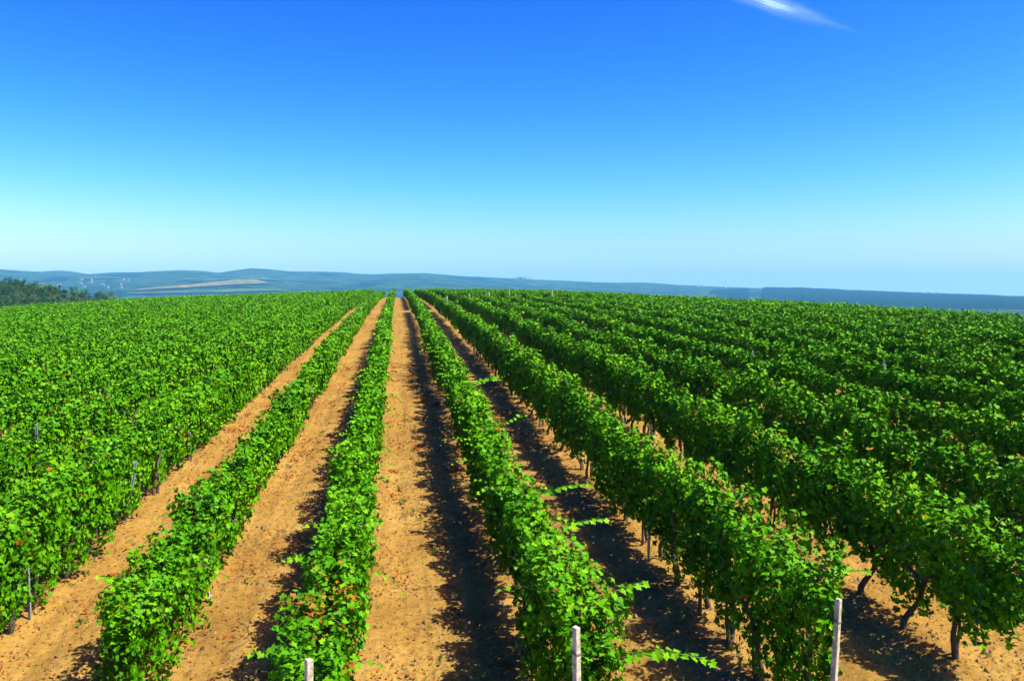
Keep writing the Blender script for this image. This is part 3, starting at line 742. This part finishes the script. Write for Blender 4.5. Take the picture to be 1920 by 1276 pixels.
def tree(th, el_top, el_base, r, wpx, tint, label, bare=.35, lumps=6):
    """a single tree on the left slope; sizes from how high it stands over the slope"""
    t = R(th); x, y = r * math.sin(t), r * math.cos(t); z = float(HD(np.array(t), np.array(r)))
    ztop = EYE + el_top * r; h = max((ztop - z) * .86, 3.0); wdt = wpx / 1600 * r * .5
    root = empty('tree', (x, y, z)); b = MB(); tr = max(.10, h * .022)
    zz = np.linspace(-.3, h * .8, 6); b.tube(np.stack((.15 * np.sin(zz), .12 * np.cos(zz * .7), zz), 1), np.linspace(tr * 1.3, tr * .35, 6), 7)
    for a in range(5):
        an = a * 1.26 + RNG.random(); s = np.linspace(0, 1, 4); z0 = h * RNG.uniform(.35, .6)
        b.tube(np.stack((math.cos(an) * wdt * .7 * s, math.sin(an) * wdt * .7 * s, z0 + h * .25 * s), 1), np.linspace(tr * .5, tr * .15, 4), 5)
    b.build('trunk', M_BARK, root)
    L = Leaves(); rz = min(h * .48, wdt * 1.9); blob_tree(L, (0, 0, h - rz * 1.02), wdt * 1.35, rz, 760, max(.35, wdt * .18), tint, lumps=lumps)
    L.build('crown', [M_TREE], root)
    tag(root, label, 'tree', 'single trees on the left slope')
for a in (
    (-22.05, .0176, 0, 640, 7, .15, 'slim dark tree where the left wood meets the open ridge', .05, 4),
    (-21.40, .0168, 0, 640, 10, .25, 'rounded dark tree on the ridge beside a bright yellow-green bush', .15, 6),
    (-21.20, .0128, 0, 636, 11, 1.0, 'bright yellow-green bush on the left ridge', .0, 6),
    (-20.75, .0155, 0, 640, 9, .45, 'medium green open-crowned tree just right of the yellow-green bush', .3, 6),
    (-20.27, .0118, 0, 640, 4, .1, 'smallest dark bush-like tree standing alone on the ridge', .1, 3),
    (-19.58, .0112, 0, 620, 8, .2, 'dark narrow tree between the small bush and the broad tree pair', .25, 5),
    (-19.20, .0085, 0, 600, 11, .7, 'light green bushy left half of the broad tree pair', .15, 5),
    (-18.95, .0110, 0, 600, 11, .4, 'tall open right half of the broad tree pair', .3, 6),
    (-18.18, .0098, 0, 600, 10, .25, 'dark two-topped tree above the edge of the vineyard', .3, 5),
    (-17.72, .0050, 0, 590, 8, .5, 'low round green tree right of the two-topped tree', .1, 4),
    (-17.50, .0064, 0, 600, 5, .5, 'slender tree behind the pale bush at the end of the tree line', .35, 4),
    (-17.35, .0036, 0, 585, 9, .85, 'pale green bush ending the tree line on the right', .0, 5)):
    tree(*a)

# village and farm houses far off on the hill
def house(name, r, th, wd, dp, h, label, group, hf, rough=None):
    t = R(th); x, y = r * math.sin(t), r * math.cos(t)
    z = float(hf(np.array(t), np.array(r)) + (rough(np.array(x), np.array(y), t, np.array(r)) if rough else 0))
    root = empty(name, (x, y, z), RNG.uniform(-.6, .6)); b = MB(); b.box((-wd / 2, -dp / 2, -6), (wd / 2, dp / 2, h)); b.build('wall', M_WALL, root)
    q = MB(); e = .6; rh = dp * .32
    q.add([(-wd / 2 - e, -dp / 2 - e, h), (wd / 2 + e, -dp / 2 - e, h), (wd / 2 + e, dp / 2 + e, h), (-wd / 2 - e, dp / 2 + e, h), (-wd / 2 - e, 0, h + rh), (wd / 2 + e, 0, h + rh)],
          [(0, 1, 5, 4), (2, 3, 4, 5), (1, 2, 5), (3, 0, 4), (3, 2, 1, 0)])
    q.build('roof', M_ROOF, root); tag(root, label, 'house', group)
g = np.random.default_rng(5)
for i in range(14):
    th = g.normal(-18.0, 1.3); el = g.uniform(.0035, .0175)
    r = surf_r(HA, R(th), el, 3000, 6900, roughA)
    house('house', r, th, g.uniform(8, 16), g.uniform(8, 10), g.uniform(5, 7), 'tiny pale house of the scattered far village on the blue hills', 'far village houses on the hill', HA, roughA)
house('farmhouse', 6980, 8.28, 26, 14, 14, 'tiny white building among conifers on the hilltop skyline', None, HA, roughA)

def skyline_tree(th, h, label):
    t = R(th); r = 7000; x, y = r * math.sin(t), r * math.cos(t); z = float(HA(np.array(t), np.array(r)) + roughA(np.array(x), np.array(y), t, np.array(float(r))))
    root = empty('conifer', (x, y, z)); b = MB(); b.tube([(0, 0, -3), (0, 0, h * .5), (0, 0, h)], [h * .03, h * .02, h * .006], 6); b.build('trunk', M_BARK, root)
    L = Leaves()
    n = 260; f = RNG.random(n) ** .7; an = RNG.uniform(0, 6.283, n); rad = (1 - f) * h * .20 + h * .02
    d = np.stack((np.cos(an), np.sin(an), np.full(n, .25)), 1)
    L.add(np.stack((np.cos(an) * rad, np.sin(an) * rad, h * (.08 + .92 * f)), 1), d, np.stack((np.cos(an), np.sin(an), np.full(n, -.4)), 1), h * RNG.uniform(.10, .18, n), 2, RNG.random(n) * .4, np.zeros(n))
    L.build('crown', [M_TREE], root); tag(root, label, 'conifer', 'conifers on the hilltop skyline')
for th, h in ((7.78, 17), (8.02, 24), (8.13, 19), (8.48, 26), (8.62, 18), (8.80, 22), (9.02, 15)):
    skyline_tree(th, h, 'tiny dark conifer beside the white building on the hilltop skyline')

# ------------------------------------------------------------------ wind turbines
def turbine(th, el_base, r, hub, ang, label):
    t = R(th); x, y = r * math.sin(t), r * math.cos(t); z = EYE + el_base * r - 6
    zt = float(HB(np.array(t), np.array(float(r)))); z = min(z, zt + 2) if r > 7100 else z
    root = empty('wind_turbine', (x, y, z), -t + R(12)); hub = hub + (EYE + el_base * r - z)
    b = MB(); zs = np.linspace(-3, hub - 1.5, 9); b.tube(np.stack((0 * zs, 0 * zs, zs), 1), np.linspace(4.6, 2.8, 9), 16); b.build('tower', M_WHITE, root, True)
    b = MB(); b.tube([(0, 5.5, hub), (0, 3.5, hub), (0, -2.0, hub), (0, -3.2, hub)], [1.2, 2.1, 2.1, 1.6], 12); b.build('nacelle', M_WHITE, root, True)
    b = MB(); b.tube([(0, -3.2, hub), (0, -4.4, hub), (0, -5.6, hub), (0, -6.2, hub)], [1.7, 1.7, 1.1, .2], 12); hubo = b.build('hub', M_WHITE, root, True)
    for k in range(3):
        a = ang + k * 2 * math.pi / 3; u = np.array([math.sin(a), 0, math.cos(a)]); v = np.array([math.cos(a), 0, -math.sin(a)]); n = np.array([0, 1.0, 0])
        V = []; st = [(0, .9, .9), (.08, 1.1, .9), (.2, 2.3, .6), (.5, 1.6, .4), (.85, .9, .22), (1, .25, .08)]
        for s, c, tk in st:
            o = np.array([0, -4.5, hub]) + u * (1.0 + 34 * s)
            for (aa, bb) in ((-.35, 0), (.1, 1), (.65, 0), (.1, -1)): V.append(o + v * c * aa * 1.5 + n * tk * bb)
        F = [(i * 4 + q, i * 4 + (q + 1) % 4, i * 4 + 4 + (q + 1) % 4, i * 4 + 4 + q) for i in range(5) for q in range(4)] + [(3, 2, 1, 0), (20, 21, 22, 23)]
        b = MB(); b.add(V, F); b.build('blade', M_WHITE, hubo, True)
    tag(root, label, 'wind turbine', 'white wind turbines on the far ridge')
for a in ((16.34, .0098, 7600, 76, .1, 'white wind turbine standing apart farthest to the left on the far ridge'),
          (18.18, .0091, 7600, 78, .9, 'crisp white wind turbine, second from the left on the far ridge'),
          (19.95, .0085, 7600, 75, 1.6, 'white wind turbine over the pinkish field, nearest left of the flat-topped wood'),
          (21.69, .0075, 7700, 82, .5, 'white wind turbine rising directly behind the flat-topped wood'),
          (22.47, .0062, 8000, 66, 1.2, 'faintest wind turbine, at the right end of the flat-topped wood')):
    turbine(*a)

# ------------------------------------------------------------------ thin high cloud
def cirrus():
    path = [(21.3, .345), (21.91, .3345), (23.39, .3265), (25.1, .3130), (26.5, .3030), (27.9, .2915), (29.6, .2775)]
    A = np.array(path); s = np.linspace(0, 1, 40); src = np.linspace(0, 1, len(A)); D = 9000.0
    th = np.radians(np.interp(s, src, A[:, 0])); el = np.interp(s, src, A[:, 1])
    P = np.stack((np.sin(th) * D, np.cos(th) * D, EYE + el * D), 1)
    wd = 84 * np.sin(np.pi * np.clip(s, .0, 1)) ** .6 + 4; nsec = 20
    tdir = nz(np.gradient(P, axis=0)); back = nz(P * np.array([1, 1, 0])); up = nz(np.cross(tdir, back)); up *= np.sign(up[:, 2:3])
    V = []; att = []; al = []
    for i in range(len(s)):
        for k in range(nsec):
            a = 2 * math.pi * k / nsec; V.append(P[i] + up[i] * math.cos(a) * wd[i] * 1.3 + back[i] * math.sin(a) * wd[i] * .45); att.append(math.cos(a)); al.append(s[i])
    F = [(i * nsec + k, i * nsec + (k + 1) % nsec, (i + 1) * nsec + (k + 1) % nsec, (i + 1) * nsec + k) for i in range(len(s) - 1) for k in range(nsec)]
    m, t, b, out = mat('cirrus'); t.nodes.remove(b)
    at = N(t, 'ShaderNodeAttribute', attribute_name='across'); ln = N(t, 'ShaderNodeAttribute', attribute_name='along')
    cx = N(t, 'ShaderNodeCombineXYZ'); sc = N(t, 'ShaderNodeMath', operation='MULTIPLY'); sc.inputs[1].default_value = 2.2; t.links.new(ln.outputs['Fac'], sc.inputs[0])
    s2 = N(t, 'ShaderNodeMath', operation='MULTIPLY'); s2.inputs[1].default_value = 2.6; t.links.new(at.outputs['Fac'], s2.inputs[0])
    t.links.new(sc.outputs[0], cx.inputs[0]); t.links.new(s2.outputs[0], cx.inputs[1])
    n = N(t, 'ShaderNodeTexNoise', Scale=1.6, Detail=6.0, Roughness=.6, Distortion=.5); t.links.new(cx.outputs[0], n.inputs['Vector'])
    nr = ramp(t, ((.32, (0, 0, 0)), (.72, (1, 1, 1)))); t.links.new(n.outputs['Fac'], nr.inputs[0])
    ac = ramp(t, ((0, (0, 0, 0)), (.18, (.05, .05, .05)), (.36, (.24, .24, .24)), (.54, (.90, .90, .90)), (.68, (.26, .26, .26)), (.84, (.04, .04, .04)), (1, (0, 0, 0))))
    half = N(t, 'ShaderNodeMath', operation='MULTIPLY_ADD'); half.inputs[1].default_value = .5; half.inputs[2].default_value = .5; t.links.new(at.outputs['Fac'], half.inputs[0]); t.links.new(half.outputs[0], ac.inputs[0])
    lr = ramp(t, ((0, (.2, .2, .2)), (.15, (1, 1, 1)), (.42, (.85, .85, .85)), (.58, (.42, .42, .42)), (.76, (.13, .13, .13)), (1, (0, 0, 0)))); t.links.new(ln.outputs['Fac'], lr.inputs[0])
    f = mixc(t, 1.0, nr.outputs[0], ac.outputs[0], 'MULTIPLY'); f = mixc(t, 1.0, f, lr.outputs[0], 'MULTIPLY')
    df = N(t, 'ShaderNodeBsdfDiffuse'); df.inputs[0].default_value = (.80, .90, .98, 1); tl = N(t, 'ShaderNodeBsdfTranslucent'); tl.inputs[0].default_value = (.80, .90, .98, 1)
    ad = N(t, 'ShaderNodeAddShader'); t.links.new(df.outputs[0], ad.inputs[0]); t.links.new(tl.outputs[0], ad.inputs[1])
    tp = N(t, 'ShaderNodeBsdfTransparent'); mx = N(t, 'ShaderNodeMixShader'); t.links.new(f, mx.inputs[0]); t.links.new(tp.outputs[0], mx.inputs[1]); t.links.new(ad.outputs[0], mx.inputs[2]); t.links.new(mx.outputs[0], out.inputs[0])
    o = mesh_np('cirrus_cloud', np.array(V), [np.array(F)], m, None, {'across': att, 'along': al}, smooth=True)
    tag(o, 'thin white wisp of cloud high in the blue sky at upper right', 'cloud')
cirrus()

# ------------------------------------------------------------------ the air between here and the hills
def haze():
    b = MB(); b.box((-8700, -8700, BASE - 2), (8700, 8700, 225.0))
    m, t, p, out = mat('haze'); t.nodes.remove(p)
    v = N(t, 'ShaderNodeVolumePrincipled'); v.inputs['Color'].default_value = (.17, .58, .98, 1); v.inputs['Density'].default_value = HAZE; v.inputs['Anisotropy'].default_value = .0
    t.links.new(v.outputs[0], out.inputs['Volume'])
    tag(b.build('haze', m), 'thin blue summer haze over the valley and hills', kind='stuff')
HAZE = 1.08e-4
haze()
